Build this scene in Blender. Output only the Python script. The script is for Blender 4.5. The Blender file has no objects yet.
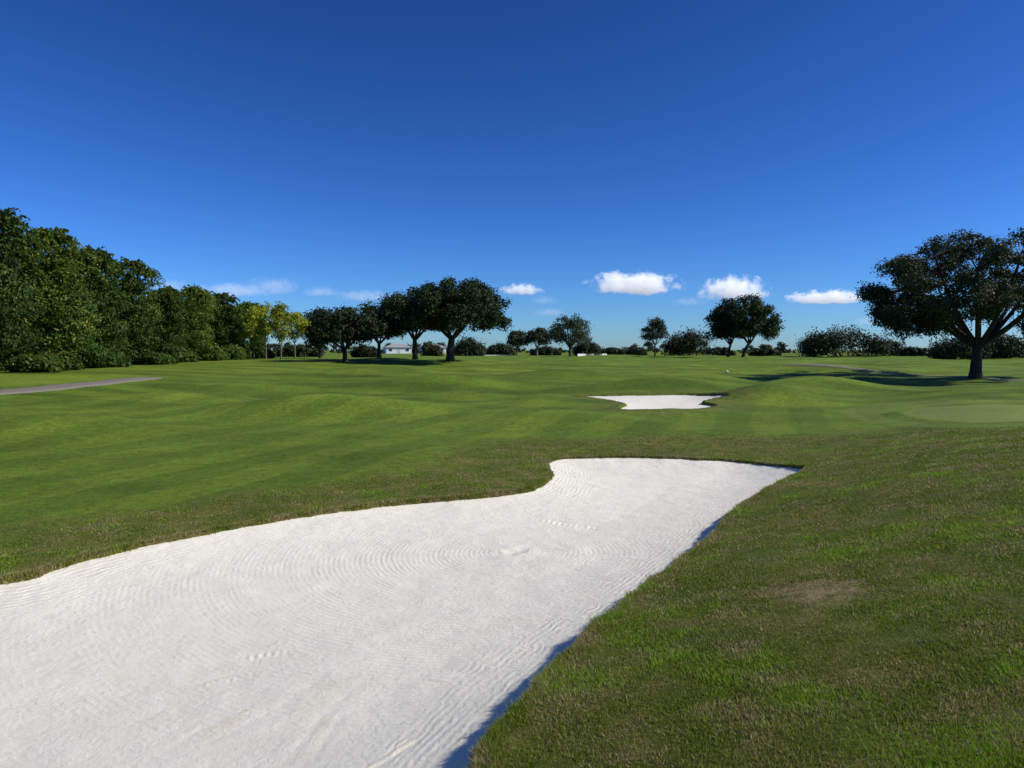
import bpy, math, numpy as np
from mathutils import Vector
rng=np.random.default_rng(11)
SC=bpy.context.scene; COL=SC.collection
F=1024*26/36; PITCH=math.atan(34/F); CAMZ=2.6
# ------------------------------------------------------------------ helpers
def ss(a,b,x):
    t=np.clip((x-a)/(b-a),0,1); return t*t*(3-2*t)
def vnoise(x,y,seed=0):
    x=np.asarray(x,float); y=np.asarray(y,float)
    xi=np.floor(x).astype(np.int64); yi=np.floor(y).astype(np.int64)
    u=x-xi; v=y-yi; u=u*u*(3-2*u); v=v*v*(3-2*v)
    def h(a,b):
        n=(a*374761393+b*668265263+seed*97463477)&0xffffffff
        n=((n^(n>>13))*1274126177)&0xffffffff
        n=n^(n>>16); return (n&0xffff)/65535.
    return (h(xi,yi)*(1-u)+h(xi+1,yi)*u)*(1-v)+(h(xi,yi+1)*(1-u)+h(xi+1,yi+1)*u)*v
def fbm(x,y,seed=0,o=4):
    s=0;a=.5
    for i in range(o): s=s+a*vnoise(x*2**i,y*2**i,seed+i); a*=.5
    return s/(1-.5**o)
MOUNDS=[(9.5,47,.80,5.0,3.0),(1.6,38,.40,1.9,2.4),(13.6,39,.90,2.4,2.6),(-8,31,.72,4.0,2.4),(-16,36,.5,4,3.),(-4,52,.85,6,3.4),
        (21,50,.75,4.5,3.5),(30,74,.7,7,5),(-12,66,.75,6,4),(1,28,.25,3,2.0),(-3.0,17.5,.16,2.2,2.2),(-14,24,.42,3.2,2.0),(7,29.5,.18,2.6,1.4),(4,62,.75,6,4),(-2,42,.45,3,2.2),(15,62,.7,4.5,4),(-18,50,.5,5,3)]
def base(x,y):
    x=np.asarray(x,float); y=np.asarray(y,float)
    r=np.hypot(x,y)
    z=1.2*ss(45,110,r)
    s=.87*(x+.5)-.493*(y-4)
    z=z+1.15*ss(-1.5,4.8,s)*(1-.55*ss(10,24,y))*(1-ss(30,55,y))
    z=z+.8*ss(16,38,-x)*(1-ss(45,100,r))*ss(-10,30,y)
    for mx,my,h,a,b in MOUNDS: z=z+h*np.exp(-((x-mx)/a)**2-((y-my)/b)**2)
    q=(1-ss(20,27,-x))*(1-.8*np.exp(-((x-7)/5.)**2-((y-37)/7.)**2))
    z=z+q*.55*(vnoise(x/9+5,y/8+3,3)-.5)*ss(18,35,r)+q*.20*(vnoise(x/3.4+5,y/3.2+3,4)-.5)*ss(19,28,r)+.035*(vnoise(x/1.7,y/1.7,5)-.5)
    return z
def ray(px,py):
    a=(px-512)/F; b=-(py-384)/F; c,s=math.cos(PITCH),math.sin(PITCH)
    d=np.array([a,c+b*s,-s+b*c])
    t=np.geomspace(1.5,900,6000)
    X=d[0]*t; Y=d[1]*t; Zr=CAMZ+d[2]*t
    k=np.argmax(Zr<base(X,Y))
    return float(X[k]),float(Y[k])
def col(px,D): return (px-512)/F*D*math.cos(PITCH)+0.0
def ztop(py,D): return CAMZ+(350-py)/F*D
def smooth_closed(P,n=8):
    P=np.array(P); out=[]
    m=len(P)
    for i in range(m):
        p0,p1,p2,p3=P[i-1],P[i],P[(i+1)%m],P[(i+2)%m]
        for k in range(n):
            t=k/n
            out.append(.5*((2*p1)+(-p0+p2)*t+(2*p0-5*p1+4*p2-p3)*t*t+(-p0+3*p1-3*p2+p3)*t**3))
    return np.array(out)
# outlines: third value is lip height
o1=[(0,580,.05),(50,568,.04),(100,554,.04),(150,542,.04),(210,531,.04),(270,520,.04),(330,511,.04),(400,502,.05),(450,498,.05),(500,493,.06),
    (530,488,.06),(546,481,.05),(552,474,.05),(548,466,.04),(556,459,.03),(600,457,.03),(650,457,.03),(700,459,.03),(750,462,.03),(797,466,.04),
    (805,469,.06),(790,478,.09),(767,490,.12),(743,505,.14),(726,520,.14),(708,540,.14),(686,557,.13),(656,580,.13),(626,601,.12),(597,625,.12),(568,652,.11),(539,682,.10),(509,717,.10),(480,755,.10)]
P1=[ray(a,b)+(l,) for a,b,l in o1]
P1+=[(-.66,2.7,.10),(-1.6,1.0,.10),(-3.2,-1.2,.10),(-6,-2.2,.1),(-9,-.8,.08),(-10.5,2.5,.06),(-9.6,5.8,.05),(-7.6,7.6,.05)]
P1=smooth_closed(P1,6)
o2=[(581,396,.04),(615,395,.05),(650,394.5,.06),(690,394,.07),(728,394.5,.06),(712,399,.10),(702,402,.10),(716,405.5,.06),(700,409,.03),(655,410,.03),(620,409,.03),(626,404,.05),(603,399.5,.04)]
P2=smooth_closed([ray(a,b)+(l,) for a,b,l in o2],5)
PG=smooth_closed([ray(a,b)+(0,) for a,b in [(903,412),(925,407.5),(960,405.5),(1024,405),(1080,405.5),(1100,414),(1060,421),(1000,422),(950,420),(915,416.5)]],4)
PA=smooth_closed([ray(a,b)+(0,) for a,b in [(843,411),(870,405),(920,401.5),(1000,400),(1090,400),(1130,412),(1090,425),(1000,427),(930,427),(880,423),(850,416.5)]],4)
def sdf(x,y,P):
    x=x.ravel(); y=y.ravel()
    D=np.full(x.shape,1e9); L=np.full(x.shape,.05); ins=np.zeros(x.shape,bool)
    m=len(P)
    for i in range(m):
        ax,ay,al=P[i]; bx,by,bl=P[(i+1)%m]
        dx,dy=bx-ax,by-ay
        t=np.clip(((x-ax)*dx+(y-ay)*dy)/(dx*dx+dy*dy+1e-12),0,1)
        d=(x-ax-t*dx)**2+(y-ay-t*dy)**2
        k=d<D; D=np.where(k,d,D); L=np.where(k,al+t*(bl-al),L)
        c=((ay>y)!=(by>y))
        if by!=ay: ins^= c&(x<(bx-ax)*(y-ay)/(by-ay)+ax)
    D=np.sqrt(D)
    return np.where(ins,D,-D),L
def bunker_d(x,y,P,marg,rag=True):
    sh=x.shape; x=x.ravel(); y=y.ravel()
    d=np.full(x.shape,-50.); L=np.full(x.shape,.05)
    k=(x>P[:,0].min()-marg)&(x<P[:,0].max()+marg)&(y>P[:,1].min()-marg)&(y<P[:,1].max()+marg)
    if k.any():
        dd,ll=sdf(x[k],y[k],P)
        if rag: dd=dd+.12*(fbm(x[k]*2.2,y[k]*2.2,21,4)-.5)+.045*(vnoise(x[k]*9,y[k]*9,22)-.5)
        d[k]=dd; L[k]=ll
    return d.reshape(sh),L.reshape(sh)
def masks(x,y,d1,d2):
    s=.87*(x+.5)-.493*(y-4)
    n=fbm(x/2.2,y/2.2,31)-.5
    dist=-d1
    left=1-ss(1.3,3.1,dist+n*2.8)
    right=ss(-.6,.4,s)*(1-ss(16.5,19,y+n*3-.25*x))
    r2=1-ss(.8,2.2,-d2+n*1.5)
    band=ss(-1.5,.5,x)*(1-ss(1.0,3.2,np.abs(y-19.6-.12*(x-3))+n*1.5))*(1-ss(9,13,x))
    R=np.clip(np.maximum.reduce([left,right,r2*.6,band]),0,1)
    dg,_=bunker_d(x,y,PG,3,False); da,_=bunker_d(x,y,PA,3,False)
    G=ss(-.15,.15,dg); A=ss(-.2,.15,da+n*.4); ring=ss(-.75,-.6,dg)*(1-ss(-.1,.1,dg))
    R=R*(1-A)
    return R,np.clip(G+.45*A*(1-G)*(1-ring*.9),0,1)
# ------------------------------------------------------------------ material helpers
def sock(nt,inp,v):
    if isinstance(v,bpy.types.NodeSocket): nt.links.new(v,inp)
    elif v is not None:
        if isinstance(v,(tuple,list)) and len(v)==3 and inp.type=='RGBA': v=(*v,1)
        inp.default_value=v
def ND(nt,typ,ins=None,**pr):
    n=nt.nodes.new('ShaderNode'+typ)
    for k,v in pr.items(): setattr(n,k,v)
    for k,v in (ins or {}).items(): sock(nt,n.inputs[k],v)
    return n
def MX(nt,f,a,b,blend='MIX'):
    n=nt.nodes.new('ShaderNodeMix'); n.data_type='RGBA'; n.blend_type=blend
    sock(nt,n.inputs[0],f); sock(nt,n.inputs[6],a); sock(nt,n.inputs[7],b); return n.outputs[2]
def MA(nt,op,a,b=None,c=None,clamp=False):
    n=nt.nodes.new('ShaderNodeMath'); n.operation=op; n.use_clamp=clamp
    sock(nt,n.inputs[0],a)
    if b is not None: sock(nt,n.inputs[1],b)
    if c is not None: sock(nt,n.inputs[2],c)
    return n.outputs[0]
def NOI(nt,vec,scale,detail=4,rough=.5,dist=0):
    return ND(nt,'TexNoise',{'Vector':vec,'Scale':scale,'Detail':detail,'Roughness':rough,'Distortion':dist}).outputs['Fac']
def MR(nt,v,a,b,c=0.,d=1.):
    return ND(nt,'MapRange',{0:v,1:a,2:b,3:c,4:d},clamp=True).outputs[0]
def newmat(name):
    m=bpy.data.materials.new(name); m.use_nodes=True; nt=m.node_tree; nt.nodes.clear()
    return m,nt,nt.nodes.new('ShaderNodeOutputMaterial')
def simple(name,c,rough=.8,var=.15,scale=3.,bump=0.):
    m,nt,out=newmat(name)
    pos=ND(nt,'NewGeometry').outputs['Position']
    n=NOI(nt,pos,scale,6,.6)
    cc=MX(nt,n,tuple(v*(1-var*2) for v in c),tuple(min(1,v*(1+var*2)) for v in c))
    b=ND(nt,'BsdfPrincipled',{'Base Color':cc,'Roughness':rough})
    b.inputs['Specular IOR Level'].default_value=.2
    if bump: nt.links.new(ND(nt,'Bump',{'Height':n,'Strength':.8,'Distance':bump}).outputs[0],b.inputs['Normal'])
    nt.links.new(b.outputs[0],out.inputs[0]); return m
# ground
def ground_mat():
    m,nt,out=newmat('turf')
    pos=ND(nt,'NewGeometry').outputs['Position']
    atn=ND(nt,'Attribute',attribute_name='mask'); at=atn.outputs['Color']
    wn=ND(nt,'Attribute',attribute_name='worn').outputs['Fac']
    sp=ND(nt,'SeparateColor',{0:at}).outputs
    big=NOI(nt,pos,.12,3,.6); mid=NOI(nt,pos,1.1,5,.65); mid2=NOI(nt,pos,.42,4,.6); m5=NOI(nt,pos,5.,5,.75); fine=NOI(nt,pos,22,6,.7); vf=NOI(nt,pos,90,3,.7)
    f1=MR(nt,MA(nt,'ADD',MA(nt,'MULTIPLY',big,.5),MA(nt,'MULTIPLY',mid,.5)),.36,.66)
    fair=MX(nt,f1,(.058,.108,.010),(.090,.152,.013))
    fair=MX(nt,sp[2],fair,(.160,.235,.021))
    rough=MX(nt,MR(nt,mid,.35,.66),(.082,.122,.014),(.185,.160,.045))
    c=MX(nt,sp[0],fair,rough)
    c=MX(nt,MA(nt,'MULTIPLY',wn,MR(nt,m5,.36,.54)),c,(.27,.21,.10))
    g1=MA(nt,'SUBTRACT',1.,MA(nt,'MULTIPLY',sp[1],.65))
    k=MR(nt,fine,.25,.75,.60,1.38)
    k2=MR(nt,vf,.3,.7,.75,1.2); k3=MR(nt,mid2,.32,.68,.82,1.16); k4=MR(nt,m5,.32,.68,.66,1.32)
    kk=MA(nt,'MULTIPLY',MA(nt,'MULTIPLY',k,k2),MA(nt,'MULTIPLY',k3,k4))
    kk=MA(nt,'ADD',MA(nt,'MULTIPLY',kk,g1),MA(nt,'SUBTRACT',1.,g1))
    c=MX(nt,sp[1],c,(.175,.240,.050))
    c=MX(nt,1.,c,ND(nt,'CombineColor',{0:kk,1:kk,2:kk}).outputs[0],'MULTIPLY')
    b=ND(nt,'BsdfPrincipled',{'Base Color':c,'Roughness':.85}); b.inputs['Specular IOR Level'].default_value=.15
    h=MA(nt,'ADD',MA(nt,'ADD',fine,MA(nt,'MULTIPLY',vf,.6)),MA(nt,'ADD',MA(nt,'MULTIPLY',mid,2.),MA(nt,'MULTIPLY',m5,1.8)))
    h=MA(nt,'MULTIPLY',h,g1)
    bm=ND(nt,'Bump',{'Height':h,'Strength':.65,'Distance':.04})
    nt.links.new(bm.outputs[0],b.inputs['Normal']); nt.links.new(b.outputs[0],out.inputs[0]); return m
def sand_mat(c1):
    m,nt,out=newmat('white_sand')
    pos=ND(nt,'NewGeometry').outputs['Position']
    ed=ND(nt,'Attribute',attribute_name='edge').outputs['Fac']
    n1=NOI(nt,pos,.9,3,.5); n2=NOI(nt,pos,.35,1,.5); gr=NOI(nt,pos,160,4,.75); lump=NOI(nt,pos,18,5,.65); lump2=NOI(nt,pos,3.2,4,.6)
    wob=MA(nt,'MULTIPLY',n1,3.)
    a=MA(nt,'SINE',MA(nt,'ADD',MA(nt,'MULTIPLY',ed,2*math.pi/.08),wob))
    rr=ND(nt,'VectorMath',{0:pos,1:c1},operation='DISTANCE').outputs['Value']
    b=MA(nt,'SINE',MA(nt,'ADD',MA(nt,'MULTIPLY',rr,2*math.pi/.07),MA(nt,'MULTIPLY',n2,8.)))
    b2=MA(nt,'SINE',MA(nt,'ADD',MA(nt,'MULTIPLY',rr,2*math.pi/.34),MA(nt,'MULTIPLY',n2,6.)))
    b=MA(nt,'MULTIPLY',MA(nt,'ADD',b,MA(nt,'MULTIPLY',b2,.9)),MR(nt,rr,1.5,5.5,1.,.5))
    mk=MR(nt,MA(nt,'ADD',ed,MA(nt,'MULTIPLY',n1,.7)),1.0,1.3)
    rake=MA(nt,'ADD',MA(nt,'MULTIPLY',MA(nt,'MULTIPLY',a,1.7),MA(nt,'SUBTRACT',1.,mk)),MA(nt,'MULTIPLY',b,mk))
    amt=MR(nt,NOI(nt,pos,1.9,5,.7,.8),.40,.60,.08,1.)
    rake=MA(nt,'MULTIPLY',MA(nt,'MULTIPLY',rake,amt),MR(nt,lump,.3,.6,.25,1.))
    h=MA(nt,'ADD',MA(nt,'MULTIPLY',rake,.135),MA(nt,'ADD',MA(nt,'MULTIPLY',gr,.42),MA(nt,'ADD',MA(nt,'MULTIPLY',lump,.8),MA(nt,'MULTIPLY',lump2,.9))))
    c=MX(nt,MR(nt,lump2,.3,.7),(.82,.78,.65),(.885,.85,.72))
    c=MX(nt,MR(nt,gr,.55,.8,0.,.3),c,(.56,.52,.44))
    bs=ND(nt,'BsdfPrincipled',{'Base Color':c,'Roughness':.9}); bs.inputs['Specular IOR Level'].default_value=.1
    nt.links.new(ND(nt,'Bump',{'Height':h,'Strength':.75,'Distance':.024}).outputs[0],bs.inputs['Normal'])
    nt.links.new(bs.outputs[0],out.inputs[0]); return m
def leaf_mat(name,dark,light,trans=.25,third=None,vary=(.75,1.2),warm=None):
    m,nt,out=newmat(name)
    pos=ND(nt,'NewGeometry').outputs['Position']
    t=ND(nt,'Attribute',attribute_name='tint').outputs['Fac']
    rnd=ND(nt,'ObjectInfo').outputs['Random']
    f=MA(nt,'ADD',MA(nt,'MULTIPLY',t,.75),MA(nt,'MULTIPLY',NOI(nt,pos,.5,3),.35),clamp=True)
    c=MX(nt,f,dark,light)
    if third: c=MX(nt,MR(nt,t,.88,.95),c,third)
    k=MR(nt,rnd,0,1,*vary)
    c=MX(nt,1.,c,ND(nt,'CombineColor',{0:k,1:k,2:k}).outputs[0],'MULTIPLY')
    if warm: c=MX(nt,MR(nt,MA(nt,'FRACT',MA(nt,'MULTIPLY',rnd,7.3)),.5,1.,0.,1.),c,MX(nt,1.,c,warm,'MULTIPLY'))
    d=ND(nt,'BsdfPrincipled',{'Base Color':c,'Roughness':.6}); d.inputs['Specular IOR Level'].default_value=.25
    tr=ND(nt,'BsdfTranslucent',{'Color':c})
    nt.links.new(ND(nt,'MixShader',{0:trans,1:d.outputs[0],2:tr.outputs[0]}).outputs[0],out.inputs[0]); return m
M_oak=leaf_mat('oak_leaves',(.018,.028,.010),(.060,.078,.024),.2,None,(.95,1.15))
M_dark=leaf_mat('dark_leaves',(.012,.026,.006),(.040,.066,.014),.18)
M_wood=leaf_mat('woodland_leaves',(.018,.044,.006),(.085,.155,.020),.3,(.22,.26,.04),(.6,1.4),(1.28,1.12,.9,1))
M_yel=leaf_mat('yellow_leaves',(.14,.19,.012),(.36,.38,.03),.4)
M_shrub=leaf_mat('shrub_leaves',(.013,.024,.008),(.045,.062,.019),.15)
M_thin=leaf_mat('thin_leaves',(.030,.045,.016),(.08,.10,.04),.25)
M_moss=leaf_mat('moss',(.035,.04,.026),(.08,.085,.06),.3)
M_bark=simple('bark',(.045,.037,.030),.9,.3,6,.03)
M_bark2=simple('pale_bark',(.16,.14,.11),.9,.3,6,.03)
def grass_blade_mat():
    m,nt,out=newmat('grass_blades')
    c=ND(nt,'Attribute',attribute_name='col').outputs['Color']
    d=ND(nt,'BsdfPrincipled',{'Base Color':c,'Roughness':.55}); d.inputs['Specular IOR Level'].default_value=.3
    tr=ND(nt,'BsdfTranslucent',{'Color':c})
    nt.links.new(ND(nt,'MixShader',{0:.4,1:d.outputs[0],2:tr.outputs[0]}).outputs[0],out.inputs[0]); return m
# ------------------------------------------------------------------ objects
def link(name,me,mat=None,parent=None):
    o=bpy.data.objects.new(name,me); COL.objects.link(o)
    if mat: me.materials.append(mat)
    if parent: o.parent=parent
    return o
def tag(o,label=None,cat=None,group=None,kind=None):
    if label: o['label']=label
    if cat: o['category']=cat
    if group: o['group']=group
    if kind: o['kind']=kind
    return o
def fastmesh(name,V,Fc,smooth=False):
    me=bpy.data.meshes.new(name); n,k=Fc.shape
    me.vertices.add(len(V)); me.vertices.foreach_set('co',np.ascontiguousarray(V,dtype=np.float32).ravel())
    me.loops.add(n*k); me.loops.foreach_set('vertex_index',Fc.astype(np.int32).ravel())
    me.polygons.add(n); me.polygons.foreach_set('loop_start',np.arange(0,n*k,k,dtype=np.int32))
    me.polygons.foreach_set('loop_total',np.full(n,k,dtype=np.int32))
    me.polygons.foreach_set('use_smooth',np.full(n,smooth,dtype=bool))
    me.update(calc_edges=True); return me
def fattr(me,name,vals,typ='FLOAT'):
    a=me.attributes.new(name,typ,'POINT')
    a.data.foreach_set('value' if typ=='FLOAT' else 'color',np.ascontiguousarray(vals,dtype=np.float32).ravel())
def empty(name,loc,rz=0):
    o=bpy.data.objects.new(name,None); COL.objects.link(o); o.location=loc; o.rotation_euler=(0,0,rz); o.empty_display_size=.3; return o
def dup(root,loc,rz,sc=(1,1,1)):
    r=root.copy(); COL.objects.link(r); r.location=loc; r.rotation_euler=(0,0,rz); r.scale=sc
    for ch in list(root.children):
        c=ch.copy(); COL.objects.link(c); c.parent=r
    return r
# worn and lush patches on the near bank
g1=ray(820,588); w2=ray(735,650); p1=ray(838,552); p2=ray(580,672); p3=ray(960,750); p4=ray(625,640)
def blob(x,y,c,a,b): return np.exp(-(((x-c[0])/a)**2+((y-c[1])/b)**2))
def patches(x,y):
    nb=fbm(x*4.5,y*4.5,66,5)
    worn=blob(x,y,g1,.34,.45)*ss(.34,.54,nb)*1.7+blob(x,y,w2,.16,.22)*ss(.42,.7,nb)*.7
    bright=blob(x,y,p1,.55,.35)*nb*1.9+blob(x,y,p2,.22,.2)*nb*1.9+blob(x,y,p3,.45,.3)*nb*1.9+blob(x,y,p4,.25,.2)*nb*1.5+5*np.clip(fbm(x*1.8+9,y*1.8,64,4)-.57,0,1)
    return np.clip(worn,0,1),np.clip(bright,0,1)
# ------------------------------------------------------------------ terrain
def axis(a,b,st,g0,g1,lim0,lim1):
    c=list(np.arange(a,b,st)); lo=[]; p=a; s=st
    while p>lim0: s=st+g0*(a-p); p-=s; lo.append(p)
    hi=[]; p=c[-1]
    while p<lim1: s=st+g1*(p-b if p>b else 0); p+=s; hi.append(p)
    return np.array(lo[::-1]+c+hi)
xs=axis(-8,9,.05,.03,.03,-4000,4000); ys=axis(2,19.5,.05,.07,.016,-300,5000)
X,Y=np.meshgrid(xs,ys)
d1,L1=bunker_d(X,Y,P1,6); d2,L2=bunker_d(X,Y,P2,5)
Zg=base(X,Y)
Zg=Zg+.015*(fbm(X*3,Y*3,9,2)-.5)*(np.hypot(X,Y)<30)
def grassdrop(d,L): return np.where(d>0,-np.minimum(d*3,.9),(.15*L)*np.exp(-(d/.25)**2))
Zg=Zg+grassdrop(d1,L1)+np.where(d2>0,-np.minimum(d2*1.5,.6),.05*np.exp(-(d2/.5)**2))
ny,nx=X.shape
idx=np.arange(nx*ny).reshape(ny,nx)
Fq=np.stack([idx[:-1,:-1],idx[:-1,1:],idx[1:,1:],idx[1:,:-1]],-1).reshape(-1,4)
me=fastmesh('ground',np.stack([X,Y,Zg],-1).reshape(-1,3),Fq,True)
R,G=masks(X,Y,d1,d2)
perp=(X*.945-Y*.325); st=np.sin(perp*2*np.pi/2.6+1.5*fbm(X/9,Y/9,77))
st2=np.sin((Y+.25*X)*2*np.pi/5+4*fbm(X/12,Y/12,78))
B=.36+.36*ss(-.12,.12,st)*(1-ss(30,40,Y))+.42*(ss(-.15,.15,st2)-.4)*ss(26,36,Y)+.8*(fbm(X/6,Y/4,41)-.5)
lx,ly=ray(40,379); B=B+1.2*(1-ss(.6,1.1,np.hypot((X-lx)/7,(Y-ly)/7)))
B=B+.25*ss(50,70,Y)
fattr(me,'mask',np.stack([R,G,np.clip(B,0,1.5),np.ones_like(R)],-1).reshape(-1,4),'FLOAT_COLOR')
near=(np.hypot(X,Y)<25)&(Y>-3); Wn=np.zeros_like(X); wv,_b=patches(X[near],Y[near]); Wn[near]=wv*R[near]*.85
fattr(me,'worn',Wn)
tag(link('ground',me,ground_mat()),'rolling mown golf course turf with mounds and dry rough','ground',kind='structure')
# sand
cx,cy=ray(512,534)
MS=sand_mat((cx,cy,-.3))
def seg(px0,py0,px1,py1):
    a=ray(px0,py0-12);b=ray(px1,py1-12); return a,b
MARKS=[(seg(102,658,235,656),.015,.014,0),(seg(198,668,252,656),.05,.010,.055),(seg(192,720,262,690),.07,.010,.05),(seg(240,642,290,636),.06,.009,.07),
       (seg(292,705,345,662),.13,.010,.055),(seg(345,768,412,728),.02,.011,0),(seg(390,664,450,672),.02,.010,0),
       (seg(125,752,200,765),.05,.010,.06),(seg(300,745,330,700),.05,.010,.055),(seg(150,700,176,684),.05,.009,.055),(seg(540,520,600,526),.06,.008,.1)]
def sand(P,st,bowl,name,label,marks=()):
    x=np.arange(P[:,0].min()-.3,P[:,0].max()+.3,st); y=np.arange(P[:,1].min()-.3,P[:,1].max()+.3,st)
    X,Y=np.meshgrid(x,y); d,L=bunker_d(X,Y,P,3)
    dp=np.maximum(d,0)
    Z=base(X,Y)-.05-(L-.05)*np.exp(-(dp/.7)**2)-bowl*(1-np.exp(-dp/1.3))+np.where(d<0,d*2,0)
    Z=Z+.02*(fbm(X*1.3,Y*1.3,51,3)-.5)+.010*(fbm(X*5,Y*5,52,3)-.5)
    cd=np.hypot(X-cx,(Y-cy)); Z=Z+.007*np.sin(cd*9)*np.exp(-cd/1.2)+.045*(fbm(X*7,Y*7,53,3)-.5)*np.exp(-(cd/.28)**2)
    for (a,b),w,h,per in marks:
        dx,dy=b[0]-a[0],b[1]-a[1]; Lh=math.hypot(dx,dy); k=(np.abs(X-(a[0]+b[0])/2)<Lh+.5)&(np.abs(Y-(a[1]+b[1])/2)<Lh+.5)
        xx=X[k]+.05*(vnoise(X[k]*4,Y[k]*4,71)-.5); yy=Y[k]+.05*(vnoise(X[k]*4,Y[k]*4,72)-.5)
        u=((xx-a[0])*dx+(yy-a[1])*dy)/Lh; v=np.abs((xx-a[0])*dy-(yy-a[1])*dx)/Lh
        e=ss(-.03,.03,u)*(1-ss(Lh-.03,Lh+.03,u)); f=(1-ss(w*.6,w*1.3,v))*(.4+.9*vnoise(xx*8,yy*8,73))
        Z[k]+=e*f*h*(np.sin(u*2*np.pi/per) if per else 1)+(-.4*h*e*np.exp(-((v-w*1.6)/(.02+w*.3))**2))
    ny,nx=X.shape; idx=np.arange(nx*ny).reshape(ny,nx)
    Fq=np.stack([idx[:-1,:-1],idx[:-1,1:],idx[1:,1:],idx[1:,:-1]],-1).reshape(-1,4)
    ok=(d.ravel()[Fq]>-.22).all(1); Fq=Fq[ok]
    used=np.unique(Fq); mp=np.full(nx*ny,-1); mp[used]=np.arange(len(used))
    V=np.stack([X,Y,Z],-1).reshape(-1,3)[used]
    me=fastmesh(name,V,mp[Fq],True); fattr(me,'edge',d.ravel()[used])
    tag(link(name,me,MS),label,'sand bunker',kind='structure')
sand(P1,.022,.24,'sand_bunker','large raked white sand bunker in the foreground',MARKS)
sand(P2,.08,.16,'sand_bunker','small white sand bunker further up the fairway')
# grass blades
N=1200000
th=rng.uniform(-.74,.74,N); D=np.exp(rng.uniform(math.log(2.0),math.log(24),N))
bx=np.sin(th)*D; by=np.cos(th)*D
ri=rng.integers(0,len(P1),120000); tt=rng.random(120000)
A_=P1[ri]; B_=P1[(ri+1)%len(P1)]; off=rng.normal(0,.08,120000)
dx=B_[:,0]-A_[:,0]; dy=B_[:,1]-A_[:,1]; ln=np.hypot(dx,dy)+1e-9
bx=np.r_[bx,A_[:,0]+dx*tt+dy/ln*off]; by=np.r_[by,A_[:,1]+dy*tt-dx/ln*off]
bd,bL=bunker_d(bx,by,P1,5)
keep=(bd<.03)&(by>1.2); bx,by,bd,bL=bx[keep],by[keep],bd[keep],bL[keep]
bR,bG=masks(bx,by,bd,np.full_like(bx,-50.))
D=np.hypot(bx,by); n=len(bx)
dens=fbm(bx*5,by*5,61,3)
worn,bright=patches(bx,by)
hh=(.005+.006*bR+.011*dens*bR)*rng.uniform(.4,1.5,n)*(1+1.2*ss(.20,0,-bd))*(1-.6*worn)*(1+.6*bright)*(1-.6*bG)
ww=.0014*np.maximum(1,D/3.2)*rng.uniform(.7,1.4,n)*(1+.4*bR)
an=rng.uniform(0,2*np.pi,n); ld=rng.uniform(0,2*np.pi,n); lean=hh*rng.uniform(.1,1.1,n)
bz=base(bx,by)+.15*bL*np.exp(-(bd/.25)**2)-.003-np.where(bd>0,bd*3,0)
ux,uy=np.cos(an)*ww,np.sin(an)*ww
V=np.empty((n,3,3)); V[:,0]=np.stack([bx-ux,by-uy,bz],-1); V[:,1]=np.stack([bx+ux,by+uy,bz],-1)
V[:,2]=np.stack([bx+np.cos(ld)*lean,by+np.sin(ld)*lean,bz+hh],-1)
me=fastmesh('grass',V.reshape(-1,3),np.arange(n*3).reshape(-1,3))
straw=.18+1.9*(fbm(bx*3.1,by*3.1,63,5)-.5)+1.0*worn+.3*ss(.4,0,-bd)
strawm=(rng.random(n)<np.clip(straw,.05,.85)*(.10+.90*bR))
t=rng.random(n)[:,None]
gA=np.array([.115,.165,.012]); gB=np.array([.240,.310,.024]); sA=np.array([.27,.22,.085]); sB=np.array([.52,.43,.21]); br=np.array([.25,.44,.02])
cg=gA*(1-t)+gB*t; cf=np.array([.080,.150,.011])*(1-t)+np.array([.155,.245,.02])*t
cc=cg*bR[:,None]+cf*(1-bR[:,None])
cc=cc*(1-bG[:,None])+np.array([.17,.24,.05])*bG[:,None]
k=bright[:,None]*.8; cc=cc*(1-k)+br*k
cc=np.where(strawm[:,None],sA*(1-t)+sB*t,cc)
fattr(me,'col',np.repeat(np.c_[cc,np.ones(n)],3,axis=0),'FLOAT_COLOR')
tag(link('grass',me,grass_blade_mat()),'short green and straw coloured grass blades around the near bunker','grass',kind='stuff')
# ------------------------------------------------------------------ paths
def path(ctrl,w,name,label):
    P=np.array(ctrl,float); tt=np.linspace(0,len(P)-1,140); 
    def cr(t):
        i=min(int(t),len(P)-2); f=t-i; p0=P[max(i-1,0)];p1=P[i];p2=P[i+1];p3=P[min(i+2,len(P)-1)]
        return .5*((2*p1)+(-p0+p2)*f+(2*p0-5*p1+4*p2-p3)*f*f+(-p0+3*p1-3*p2+p3)*f**3)
    C=np.array([cr(t) for t in tt]); T=np.gradient(C,axis=0); T/=np.linalg.norm(T,axis=1)[:,None]; Nn=np.c_[-T[:,1],T[:,0]]
    V=[];nc=7
    for j in range(nc):
        o=(j/(nc-1)-.5)*w
        q=C+Nn*o; z=base(q[:,0],q[:,1])+(.06 if 0<j<nc-1 else -.12)
        if j in(0,nc-1): q=C+Nn*(o*.86)
        V.append(np.c_[q,z])
    V=np.stack(V,1); ni=len(tt); idx=np.arange(ni*nc).reshape(ni,nc)
    Fq=np.stack([idx[:-1,:-1],idx[1:,:-1],idx[1:,1:],idx[:-1,1:]],-1).reshape(-1,4)
    me=fastmesh(name,V.reshape(-1,3),Fq,True)
    tag(link(name,me,simple('pale_asphalt',(.20,.18,.145),.9,.12,2.,.01)),label,'path',kind='structure')
a=ray(0,392.5);b=ray(75,385.5);c=ray(150,378)
path([(a[0]-3,a[1]-14),a,b,c],2.5,'cart_path','grey cart path curving beside the woods on the left')
a=ray(935,376.5);b=ray(985,378.5);c=ray(1024,381)
path([(a[0]-9,a[1]+10),a,b,c,(c[0]+10,c[1]-4),(c[0]+30,c[1]-8)],1.3,'cart_path','pale cart path passing the large oak on the right')
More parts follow.
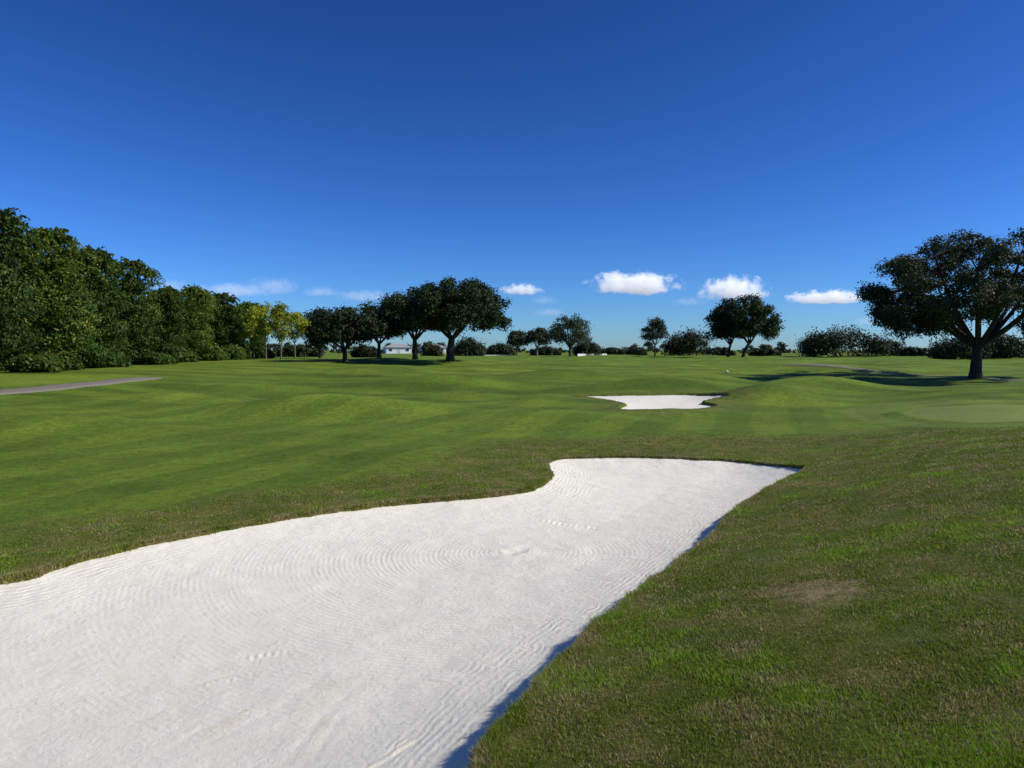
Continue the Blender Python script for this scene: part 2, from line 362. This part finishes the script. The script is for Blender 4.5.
# ------------------------------------------------------------------ trees
def tube(VV,FF,pts,rad,ns=7):
    pts=np.array(pts,float); n=len(pts); T=np.gradient(pts,axis=0); T/=np.linalg.norm(T,axis=1)[:,None]+1e-9
    b0=len(VV)
    for i in range(n):
        t=T[i]; a=np.cross(t,[.31,.95,.05]); a/=np.linalg.norm(a)+1e-9; b=np.cross(t,a)
        for k in range(ns):
            an=2*math.pi*k/ns; VV.append(pts[i]+rad[i]*(a*math.cos(an)+b*math.sin(an)))
    for i in range(n-1):
        for k in range(ns): FF.append((b0+i*ns+k,b0+i*ns+(k+1)%ns,b0+(i+1)*ns+(k+1)%ns,b0+(i+1)*ns+k))
def bez(p0,p1,p2,n=7):
    t=np.linspace(0,1,n)[:,None]; return (1-t)**2*p0+2*t*(1-t)*p1+t*t*p2
def leaves(P,Nrm,size,tint):
    n=len(P); r=rng.normal(0,1,(n,3)); Nn=Nrm+r*.75; Nn/=np.linalg.norm(Nn,axis=1)[:,None]+1e-9
    a=np.cross(Nn,rng.normal(0,1,(n,3))); a/=np.linalg.norm(a,axis=1)[:,None]+1e-9; b=np.cross(Nn,a)
    s=(size*rng.uniform(.55,1.35,n))[:,None]; 
    V=np.stack([P-a*s,P-b*s*.5,P+a*s,P+b*s*.5],1).reshape(-1,3)
    return V,np.repeat(tint,4)
def crown_mesh(name,cl,cr,nleaf,size,flat=.7,extra=None,up=.35):
    Ps=[];Ns=[];Ts=[]
    for c,r in zip(cl,cr):
        m=max(8,int(nleaf*(r/np.mean(cr))**2)); u=rng.normal(0,1,(m,3)); u/=np.linalg.norm(u,axis=1)[:,None]
        rad=r*rng.uniform(.35,1,m)**.5*(1+.28*rng.normal(0,1,m)); P=c+u*rad[:,None]*np.array([1,1,flat])
        Ps.append(P); Ns.append(u*1.1+np.array([0,0,up])); Ts.append(np.clip(rng.uniform(0,.45)+rng.uniform(0,.6,m),0,1))
    if extra:
        for P,Nn,T in extra: Ps.append(P);Ns.append(Nn);Ts.append(T)
    P=np.concatenate(Ps);Nn=np.concatenate(Ns);T=np.concatenate(Ts)
    V,T4=leaves(P,Nn,size,T)
    me=fastmesh(name,V,np.arange(len(V)).reshape(-1,4)); fattr(me,'tint',T4); return me
def tree(name,loc,H,Rx,Hb,tr,nc,crad,nleaf,lsize,mat,bark=None,nlimb=6,lean=0,forks=1,shape='dome',ry=None,fork=.75,seed=0,fronds=0,moss=0,offx=0.,zcut=-.35,sep=.55,crv=(.6,1.25),lobes=(),flat=.7,inner=.25,frl=1.):
    global rng
    rng=np.random.default_rng(1000+seed)
    ry=ry or Rx; root=empty(name,loc)
    cl=[];tries=0
    while len(cl)<nc and tries<9000:
        tries+=1
        u=rng.normal(0,1,3); u/=np.linalg.norm(u); q=u*rng.uniform(inner,1)**.5
        x,y,z=q
        if shape=='dome':
            if z<zcut: continue
            zz=Hb+crad*.5+(H-Hb-crad*.9)*((z-zcut)/(1-zcut))
        elif shape=='egg': zz=Hb+(H-Hb)*(z*.46+.47)
        p=np.array([x*(Rx-crad*.7)+offx,y*(ry-crad*.7),zz])
        if all(np.linalg.norm(p-c)>crad*sep for c in cl): cl.append(p)
    for lx_,ly_,lz_,lr_,ln_ in lobes:
        for i in range(ln_): cl.append(np.array([lx_,ly_,lz_])+rng.normal(0,.5,3)*lr_*np.array([1,1,.5]))
    cl=np.array(cl); cr=crad*rng.uniform(crv[0],crv[1],len(cl))
    VV=[];FF=[]
    Hf=Hb*fork
    tops=[]
    for f in range(forks):
        sx=(f-(forks-1)/2)*tr*2.2; topx=lean+sx*2+offx*.3
        tp=np.array([topx,rng.normal(0,.15),Hf])
        pts=bez(np.array([sx,0,-.3]),np.array([sx*1.2+lean*.2,0,Hf*.5]),tp,8)
        tube(VV,FF,pts,tr*np.array([1.6,1.2,1,.95,.9,.87,.84,.8]),9); tops.append(tp)
    limbs=[]
    for i in range(nlimb):
        an=2*math.pi*(i+rng.uniform(-.2,.2))/nlimb; rr=rng.uniform(.35,.7)
        e=np.array([math.cos(an)*Rx*rr+offx,math.sin(an)*ry*rr,Hb+(H-Hb)*rng.uniform(.35,.75)])
        tp=tops[i%len(tops)]; m_=tp+(e-tp)*np.array([.55,.55,.3])
        L=bez(tp-np.array([0,0,tr*.6]),m_,e,9); tube(VV,FF,L,np.linspace(tr*.55,tr*.16,9),6); limbs.append(L)
    AL=np.concatenate(limbs)
    for c in cl:
        k=np.argmin(np.linalg.norm(AL-c,axis=1)+.4*np.maximum(0,AL[:,2]-c[2])); p=AL[k]
        L=bez(p,(p+c)/2+rng.normal(0,.12,3)*crad+np.array([0,0,-.1*crad]),c,5); tube(VV,FF,L,np.linspace(tr*.16,tr*.04,5),4)
    me=fastmesh('trunk',np.array(VV),np.array(FF),True); link('trunk',me,bark or M_bark,root)
    extra=[]
    for i in range(fronds):
        an=rng.uniform(0,2*math.pi); rr=rng.uniform(.0,.9); s=np.array([math.cos(an)*Rx*rr,math.sin(an)*ry*rr,Hb+(H-Hb)*(.57+.43*math.sqrt(1-rr*rr))])
        for j in range(9):
            a2=rng.uniform(0,2*math.pi); Lh=rng.uniform(1.0,2.4)*frl; t=np.linspace(0,1,40)
            P=s+np.c_[np.cos(a2)*Lh*t,np.sin(a2)*Lh*t,rng.uniform(1.8,3.0)*t-1.3*t*t*Lh]+rng.normal(0,.045,(40,3))
            extra.append((P,np.tile([0,0,1.],(40,1)),rng.uniform(.55,1,40)))
    link('crown',crown_mesh('crown',cl,cr,nleaf,lsize,extra=extra,flat=flat),mat,root)
    if moss:
        low=cl[np.argsort(cl[:,2])[:int(len(cl)*.45)]]; Ps=[]
        for i in range(moss):
            c=low[rng.integers(len(low))]+rng.normal(0,.35,3)*crad; L=rng.uniform(.4,1.4); k=int(L*26); t=np.linspace(0,1,k)
            Ps.append(c+np.c_[rng.normal(0,.05+.02*t,k),rng.normal(0,.05,k),-.3*crad-L*t])
        P=np.concatenate(Ps); V,T=leaves(P,np.tile([1.,0,0],(len(P),1)),lsize*.7,rng.uniform(0,1,len(P)))
        mm=fastmesh('hanging_moss',V,np.arange(len(V)).reshape(-1,4)); fattr(mm,'tint',T); link('hanging_moss',mm,M_moss,root)
    return root
def gz(x,y): return float(base(x,y))
def spot(px,D): x=col(px,D); return (x,D,gz(x,D))
def PT(name,px,D,top,cw,bot,label,cat='tree',group=None,**kw):
    """tree standing at distance D whose crown top, bottom and width come from measured heights"""
    l=spot(px,D); H=ztop(top,D)-l[2]; Hb=ztop(bot,D)-l[2]; Rx=cw/F*D/2
    t=tree(name,l,H,Rx,Hb,**kw); return tag(t,label,cat,group)
# the large oak
PT('oak_tree',976,60,225,226,322,'massive spreading oak with hanging moss beside the pale path',tr=.44,nc=150,crad=1.0,nleaf=400,lsize=.115,mat=M_oak,nlimb=11,fork=.62,moss=170,seed=3,offx=.7,lean=.1,zcut=-.22,sep=.84,crv=(.5,1.3),flat=.6,inner=.2,
   lobes=((-7.0,0,5.2,1.1,9),(-8.0,.5,6.8,.9,7),(-4.6,-1,4.5,1.1,7),(5,0,4.3,1.3,8),(8,0,5.2,1.4,7),(-6.0,0,9.0,1.0,6),(-2.6,0,4.5,.8,5),(-6.0,0,4.2,.6,4)))
DK=dict(mat=M_dark,flat=.8)
PT('shade_tree',345,98,305,86,344,'dark shade tree leftmost of the row in front of the white house',tr=.33,nc=95,crad=.95,nleaf=170,lsize=.18,seed=4,zcut=-.2,**DK)
PT('shade_tree',320,124,307,44,346,'small dark tree directly right of the yellow trees',tr=.28,nc=50,crad=1.1,nleaf=170,lsize=.22,seed=5,zcut=-.2,**DK)
PT('shade_tree',379,110,303,64,338,'narrow dark tree between the leftmost and the tall shade trees',tr=.28,nc=70,crad=1.05,nleaf=170,lsize=.2,seed=6,zcut=-.2,**DK)
PT('shade_tree',415,104,286,84,332,'tall dark shade tree touching the left of the broadest one',tr=.36,nc=150,crad=1.0,nleaf=180,lsize=.18,seed=7,zcut=-.08,sep=.5,**DK)
PT('shade_tree',450,94,278,120,329,'broadest dark dome shaped shade tree of the middle group',tr=.5,nc=240,crad=.95,nleaf=200,lsize=.17,seed=8,offx=.9,zcut=-.04,sep=.5,**DK)
PT('small_tree',517,175,328,22,346,'small far tree with pale trunk left of the paired one',tr=.25,nc=22,crad=1.2,nleaf=130,lsize=.26,seed=9,mat=M_shrub,bark=M_bark2)
PT('small_tree',537,170,325,28,345,'small far tree just left of the thin round tree',tr=.25,nc=24,crad=1.2,nleaf=130,lsize=.26,seed=10,mat=M_shrub,bark=M_bark2)
PT('round_tree',570,140,313,52,344,'thin greyish round tree standing alone near the fairway centre',tr=.26,nc=90,crad=1.0,nleaf=85,lsize=.17,seed=11,mat=M_thin,nlimb=9)
PT('round_tree',655,150,319,31,341,'small round dark tree alone left of the low wide bush',tr=.17,nc=32,crad=.95,nleaf=110,lsize=.2,seed=12,mat=M_oak)
PT('shade_tree',728,131,297,46,340,'left tree of the dark pair standing close together',tr=.24,nc=60,crad=1.2,nleaf=190,lsize=.2,seed=13,mat=M_dark,lean=.5,zcut=-.2)
PT('shade_tree',743,129,293,66,339,'right tree of the dark pair standing close together',tr=.28,nc=95,crad=1.1,nleaf=190,lsize=.2,seed=14,mat=M_dark,offx=1.0,lean=.7,zcut=-.2)
for i,(px,D,top,w,bt,lab) in enumerate([(254,110,307,24,344,'leftmost slim yellow leaved tree at the end of the woods'),(266,118,299,30,336,'second slim yellow leaved tree from the dense woods'),
        (281,110,303,26,342,'slim yellow leaved tree third from the dense woods'),(295,120,309,30,338,'rightmost slim yellow leaved tree next to the dark trees')]):
    PT('yellow_tree',px,D,top,w,bt,lab,group='slim yellow trees beside the woods',tr=.11,nc=34,crad=.75,nleaf=70,lsize=.19,seed=20+i,mat=M_yel,bark=M_bark2,shape='egg',sep=.9,crv=(.4,1.4))
# the woods on the left
protos=[]
for i,(H,R_,fr) in enumerate([(12,4.0,44),(12,3.3,30),(12,4.6,50),(12,3.7,22)]):
    t=tree('woodland_tree',(0,0,0),H,R_,.2,.28,80,1.2,210,.17,M_wood,shape='egg',seed=30+i,fork=6,fronds=fr,sep=.82,crv=(.4,1.35),flat=.6,frl=1.1); protos.append(t)
used=[False]*4
def wood(px_x,D,H,lab,grp='trees packed in the dense wood on the left',k=0,wid=1.):
    k=k%4; loc=(px_x,D,gz(px_x,D)-.1); s=H/12.9; rz=rng.uniform(0,6.28); sc=(s*wid*rng.uniform(.88,1.15),s*wid*rng.uniform(.88,1.15),s)
    if not used[k]:
        used[k]=True; o=protos[k]; o.location=loc; o.rotation_euler=(0,0,rz); o.scale=sc
    else: o=dup(protos[k],loc,rz,sc)
    tag(o,lab,'tree',grp)
rng=np.random.default_rng(5)
GL='dark leafy tree packed in the front edge of the wood'
front=[(45,13.0,0),(51,12.0,-1.2),(56.5,13.4,.7),(62,11.4,-1.5),(66.5,12.6,.6),(72,11.0,-1.2),(76,12.2,-.6),(81,11.8,.9),(87,7.4,-1.4),(91,9.4,.6),(96,8.2,-1.2),(100,10.2,.5),(105,9.0,-1.4),(110,10.2,.7),(117,8.8,-1.),(123,9.6,.8)]
for i,(D,H,ox) in enumerate(front):
    x=-40.8-(D-50)*.05+ox
    lab=GL
    if i==2: lab='tall feathery topped tree at the far left edge of the photo'
    if i==7: lab='last tall tree before the wood steps down in height'
    if i==15: lab='last dark tree at the right end of the wood, beside the yellow trees'
    wood(x,D,H*.97,lab,k=i*3+(i//3),wid=.92)
for i,D in enumerate([48,56,64,71,79,88,97,106,116,127,138]):
    wood(-47-(D-50)*.05+rng.uniform(-1,1),D,(12.2 if D<80 else 9.2)*rng.uniform(.82,1.06),'tree set deeper inside the wood behind its front edge',grp='trees deeper inside the wood',k=i+1)
# shrubs
def shrub(px,D,top,w,label,name='shrub',group=None,mat=None,seed=0,ls=.22,x=None,H=None,nl=170):
    global rng
    rng=np.random.default_rng(500+seed)
    if x is None: x=col(px,D)
    z=gz(x,D); H=H or ztop(top,D)-z; R_=w/F*D/2; root=empty(name,(x,D,z))
    cr_=min(H*.38,R_*.5); n=int(max(8,min(60,4.5*R_/cr_*2)))
    cl=[];
    for i in range(n):
        q=rng.uniform(-1,1); yy=rng.uniform(-1,1)*math.sqrt(1-q*q)
        prof=math.sqrt(max(.05,1-q*q*.85-yy*yy*.15)); top_=(H-cr_*.7)*prof*rng.uniform(.78,1.06)
        cl.append([q*(R_-cr_*.5),yy*min(R_,2.5),rng.uniform(cr_*.3,max(top_,cr_*.4))])
        cl.append([q*(R_-cr_*.5),yy*min(R_,2.5),max(cr_*.4,top_)])
    cl=np.array(cl); cr=cr_*rng.uniform(.5,1.2,len(cl))
    VV=[];FF=[]
    for c in cl[::2]: tube(VV,FF,bez(np.array([c[0]*.3,c[1]*.3,-.1]),np.array([c[0]*.6,c[1]*.6,c[2]*.5]),c,5),np.linspace(.06,.02,5),5)
    link('stem',fastmesh('stem',np.array(VV),np.array(FF),True),M_bark,root)
    link('foliage',crown_mesh('foliage',cl,cr,nl,ls,flat=.8),mat or M_shrub,root)
    return tag(root,label,'shrub',group)
for i,a in enumerate([(690,158,330,52,'wide dark bush between the small round tree and the dark pair'),
    (845,150,326,86,'broadest low bush on the right skyline'),(812,158,337,24,'small bush at the left foot of the broadest low bush'),
    (888,160,339,26,'low bush at the right foot of the broadest low bush'),(588,165,341,26,'low bush just right of the thin round tree'),
    (612,190,348,24,'very low far bush right of the thin round tree'),(636,195,348,20,'tiny far bush left of the small round tree'),
    (962,112,336,52,'large leafy bush behind the left of the oak trunk'),(1004,118,334,46,'bush behind the oak at the right edge'),
    (916,150,348,30,'low hedge like bush left of the oak shadow'),(765,170,349,28,'low scrub right of the dark pair of trees'),
    (468,150,337,30,'bush under the right side of the broadest shade tree'),(500,165,343,26,'low bush right of the broadest shade tree'),
    (545,190,347,30,'low scrub behind the thin round tree'),(300,150,345,44,'low bush behind the yellow trees'),(720,180,348,30,'low scrub behind the dark pair of trees'),
    (365,140,345,26,'low bush right of the leftmost shade tree trunk'),(431,160,343,20,'bush hiding most of the second pale house')]):
    shrub(*a,seed=i)
for i in range(15):   # undergrowth of the woods
    rng=np.random.default_rng(177+i)
    D=46+i*5.6+rng.uniform(-1.5,1.5); shrub(0,D,0,rng.uniform(2.0,3.6)*2*F/D/2,'leafy undergrowth bush at the foot of the wood',name='undergrowth_bush',group='undergrowth along the wood',mat=M_wood,seed=40+i,x=-37.9-(D-50)*.05+rng.uniform(-.8,.8),H=rng.uniform(1.2,2.8),ls=.17,nl=110)
# far off woods: one mass
rng=np.random.default_rng(9)
cl=[];cr=[]
for i in range(1200):
    px=rng.uniform(-700,1800); D=rng.uniform(290,350); x=col(px,D)
    hgt=(.5+4.2*vnoise(px/26.,0.,91)**2.4+2.4*vnoise(px/8.,0.,92)**3+(1.6 if px<500 or px>900 else 0))
    cl.append([x,D,gz(x,D)+rng.uniform(.05,1)*hgt*.8]); cr.append(hgt*.25+.25)
tag(link('distant_woodland',crown_mesh('distant_woodland',np.array(cl),np.array(cr),60,.5,flat=.7),M_shrub),'low dark line of far off woodland along the horizon','woodland',kind='stuff')
cl=[];cr=[]
for i in range(240):
    D=rng.uniform(40,150); x=rng.uniform(-64,-50)-(D-50)*.05
    cl.append([x,D,gz(x,D)+rng.uniform(.5,6.)]); cr.append(2.2)
tag(link('deep_woodland',crown_mesh('deep_woodland',np.array(cl),np.array(cr),110,.4,flat=.9),M_wood),'dense mass of foliage deep behind the trees of the wood','woodland',kind='stuff')
# ------------------------------------------------------------------ buildings, wall
M_wall=simple('cream_render',(.74,.73,.70),.8,.05,.6)
M_white=simple('white_paint',(.80,.80,.79),.6,.04,1.)
M_roof=simple('grey_shingle',(.32,.31,.30),.85,.12,2.)
M_glass=simple('dark_window',(.03,.04,.05),.2,.1,1.)
M_frame=simple('frame_paint',(.5,.5,.5),.6,.05,1.)
def boxm(lo,hi):
    x0,y0,z0=lo;x1,y1,z1=hi
    V=[(x0,y0,z0),(x1,y0,z0),(x1,y1,z0),(x0,y1,z0),(x0,y0,z1),(x1,y0,z1),(x1,y1,z1),(x0,y1,z1)]
    return V,[(0,3,2,1),(4,5,6,7),(0,1,5,4),(1,2,6,5),(2,3,7,6),(3,0,4,7)]
def mk(name,VF,mat,parent=None):
    V=[];Fc=[]
    for v,f in VF:
        b=len(V); V+=v; Fc+=[tuple(i+b for i in q) for q in f]
    me=bpy.data.meshes.new(name); me.from_pydata(V,[],Fc); me.update(); return link(name,me,mat,parent)
def house(px,D,w,h,dp,label,rz=0):
    x,y,z=spot(px,D); r=empty('house',(x,y,z-.1),rz)
    mk('wall',[boxm((-w/2,0,0),(w/2,dp,h))],M_wall,r)
    o=.5; e=h+1.5
    V=[(-w/2-o,-o,h+.01),(w/2+o,-o,h+.01),(w/2+o,dp+o,h+.01),(-w/2-o,dp+o,h+.01),(-w/2+dp/2,dp/2,e),(w/2-dp/2,dp/2,e)]
    mk('roof',[(V,[(0,1,5,4),(1,2,5),(2,3,4,5),(3,0,4),(3,2,1,0)])],M_roof,r)
    n=int(w/2.6)
    for i in range(n):
        cx_=-w/2+w*(i+.5)/n
        if i==n//2:
            mk('door',[boxm((cx_-.5,-.06,0),(cx_+.5,-.003,2.1))],M_frame,r); continue
        f=mk('window',[boxm((cx_-.7,-.07,1.0),(cx_+.7,-.003,2.2))],M_white,r)
        mk('pane',[boxm((cx_-.6,-.10,1.1),(cx_+.6,-.073,2.1))],M_glass,f)
    tag(r,label,'house')
house(399,290,10,2.5,6,'white low house with grey hipped roof behind the shade trees',.35)
house(434,300,10,2.5,6,'second pale house partly hidden behind the broadest shade tree',.35)
# boundary wall
def wallseg(a,b,D,h,label):
    xa,xb=col(a,D),col(b,D+8); L=math.hypot(xb-xa,8)
    xm,ym=(xa+xb)/2,D+4; r=empty('boundary_wall',(xm,ym,gz(xm,ym)-.2),math.atan2(8,xb-xa))
    mk('wall_panel',[boxm((-L/2,0,0),(L/2,.2,h))],M_wall,r); mk('coping',[boxm((-L/2-.05,-.06,h+.002),(L/2+.05,.26,h+.06))],M_white,r)
    for k in range(int(L/4)+1):
        xx=-L/2+L*k/max(1,int(L/4)); mk('pillar',[boxm((xx-.2,-.1,0),(xx+.2,-.003,h-.02))],M_white,r)
    tag(r,label,'wall')
wallseg(456,512,156,.55,'low white boundary wall right of the shade trees')
wallseg(578,606,160,.45,'low white boundary wall right of the thin round tree')
# tee marker
x,y=ray(727,373)
VV=[];FF=[]
tube(VV,FF,[(0,0,-.05),(0,0,.05),(0,0,.06),(0,0,.14),(0,0,.2),(0,0,.235),(0,0,.24)],[.03,.03,.10,.13,.10,.05,.005],12)
o=link('tee_marker',fastmesh('tee_marker',np.array(VV),np.array(FF),True),M_white); o.location=(x,y,gz(x,y)); tag(o,'tiny white marker on the fairway beyond the small bunker','marker')
# ------------------------------------------------------------------ clouds
def cloud_mat(name,dmul,lo,hi):
    m,nt,out=newmat(name)
    tc=ND(nt,'TexCoord').outputs['Object']; rnd=ND(nt,'ObjectInfo').outputs['Random']
    sc=ND(nt,'VectorMath',{0:tc,1:(2.9,1.6,1.1)},operation='MULTIPLY').outputs[0]
    nz=ND(nt,'TexNoise',{'Vector':sc,'Scale':1.5,'Detail':6,'Roughness':.70},noise_dimensions='4D')
    nt.links.new(MA(nt,'MULTIPLY',rnd,37.),nz.inputs['W']); nz=nz.outputs['Fac']
    ln=ND(nt,'VectorMath',{0:tc},operation='LENGTH').outputs['Value']
    sp=ND(nt,'SeparateXYZ',{0:tc}).outputs
    low=MR(nt,sp[2],-.62,-.30,-.5,0.)
    v=MA(nt,'ADD',MA(nt,'SUBTRACT',MA(nt,'MULTIPLY',nz,3.2),MA(nt,'MULTIPLY',ln,1.0)),low)
    d=MR(nt,v,lo,hi,0.,1.)
    dens=MA(nt,'MULTIPLY',d,dmul)
    em=MA(nt,'MULTIPLY',dens,MR(nt,sp[2],-.5,.35,.30,.56))  # added glow replaces multiply scattered sunlight, brighter towards the cloud top
    vol=ND(nt,'VolumePrincipled',{'Color':(1,1,1),'Density':dens,'Emission Strength':em,'Emission Color':(.90,.94,1.)})
    nt.links.new(vol.outputs[0],out.inputs['Volume']); return m
MC=[cloud_mat('cloud_volume',.034,.85,1.4),cloud_mat('faint_cloud_volume',.0055,.75,1.6)]
import bmesh
cmes=[]
for k in range(2):
    bm=bmesh.new(); bmesh.ops.create_icosphere(bm,subdivisions=3,radius=1); cme=bpy.data.meshes.new('cloud'); bm.to_mesh(cme); bm.free(); cme.materials.append(MC[k]); cmes.append(cme)
for px,py,w,h,ft,lab in [(634,286,98,28,0,'largest bright puffy cloud in the middle of the sky'),(522,291,44,14,0,'small oval white cloud left of the largest cloud'),
    (544,301,28,10,1,'faint tiny cloud below and right of the small oval cloud'),(734,292,72,30,0,'puffy cloud above the dark pair of trees'),(690,303,38,10,1,'flat faint cloud left of the cloud over the dark pair'),
    (828,299,84,17,0,'long flat white cloud left of the oak crown'),(275,288,54,20,1,'pale cloud above the yellow trees'),(233,292,78,16,1,'thin hazy cloud just above the right of the wood'),
    (172,287,44,14,1,'small white cloud beside the tall end of the wood'),(366,297,60,13,1,'faint thin cloud above the leftmost shade trees'),(322,293,40,12,1,'tiny faint cloud between the pale cloud and the thin one'),
    (550,313,36,9,1,'tiny low cloud above the thin round tree'),(866,322,30,9,1,'tiny low cloud beside the oak crown')]:
    D=2600; o=bpy.data.objects.new('cloud',cmes[ft]); COL.objects.link(o)
    o.location=(col(px,D),D,ztop(py,D)); o.scale=(w/F*D/2*1.12,w/F*D/2*.7,h/F*D/2*1.25); tag(o,lab,'cloud')
# ------------------------------------------------------------------ light, sky, camera
EL=math.radians(38); AZ=math.radians(-8)
sv=Vector((math.cos(EL)*math.cos(AZ),math.cos(EL)*math.sin(AZ),math.sin(EL)))
sl=bpy.data.lights.new('sun','SUN'); sl.energy=4.6; sl.angle=math.radians(.5); sl.color=(1,.94,.84)
so=bpy.data.objects.new('sun',sl); COL.objects.link(so); so.rotation_euler=sv.to_track_quat('Z','Y').to_euler()
w=bpy.data.worlds.new('World'); SC.world=w; w.use_nodes=True; nt=w.node_tree; nt.nodes.clear()
sky=nt.nodes.new('ShaderNodeTexSky'); sky.sky_type='NISHITA'; sky.sun_disc=False; sky.sun_elevation=EL; sky.sun_rotation=math.radians(90)-AZ
sky.air_density=.85; sky.dust_density=.2; sky.ozone_density=3.0; sky.altitude=0
# per-channel response of the camera to the blue of the sky
s3=ND(nt,'SeparateColor',{0:sky.outputs[0]}).outputs
def chan(v,mul,g1,scale,p):
    q=MA(nt,'MULTIPLY',MA(nt,'POWER',MA(nt,'MULTIPLY',v,mul),g1),.082)
    return MA(nt,'MULTIPLY',MA(nt,'POWER',q,p),scale*10.)
cc_=ND(nt,'CombineColor',{0:chan(s3[0],.62,1.25,.88,1.30),1:chan(s3[1],.83,1.25,.83,1.19),2:chan(s3[2],1.0,1.25,1.05,1.22)})
bg=nt.nodes.new('ShaderNodeBackground'); nt.links.new(cc_.outputs[0],bg.inputs[0]); bg.inputs[1].default_value=.1
wo=nt.nodes.new('ShaderNodeOutputWorld'); nt.links.new(bg.outputs[0],wo.inputs[0])
cam=bpy.data.cameras.new('camera'); cam.lens=26; cam.sensor_width=36; cam.clip_end=20000; cam.clip_start=.05
co=bpy.data.objects.new('camera',cam); COL.objects.link(co); co.location=(0,0,CAMZ); co.rotation_euler=(math.pi/2-PITCH,0,0); SC.camera=co
SC.view_settings.view_transform='Standard'
try: SC.view_settings.look='None'
except Exception: pass
print('gz cam',gz(0,0),'tris blades',n)
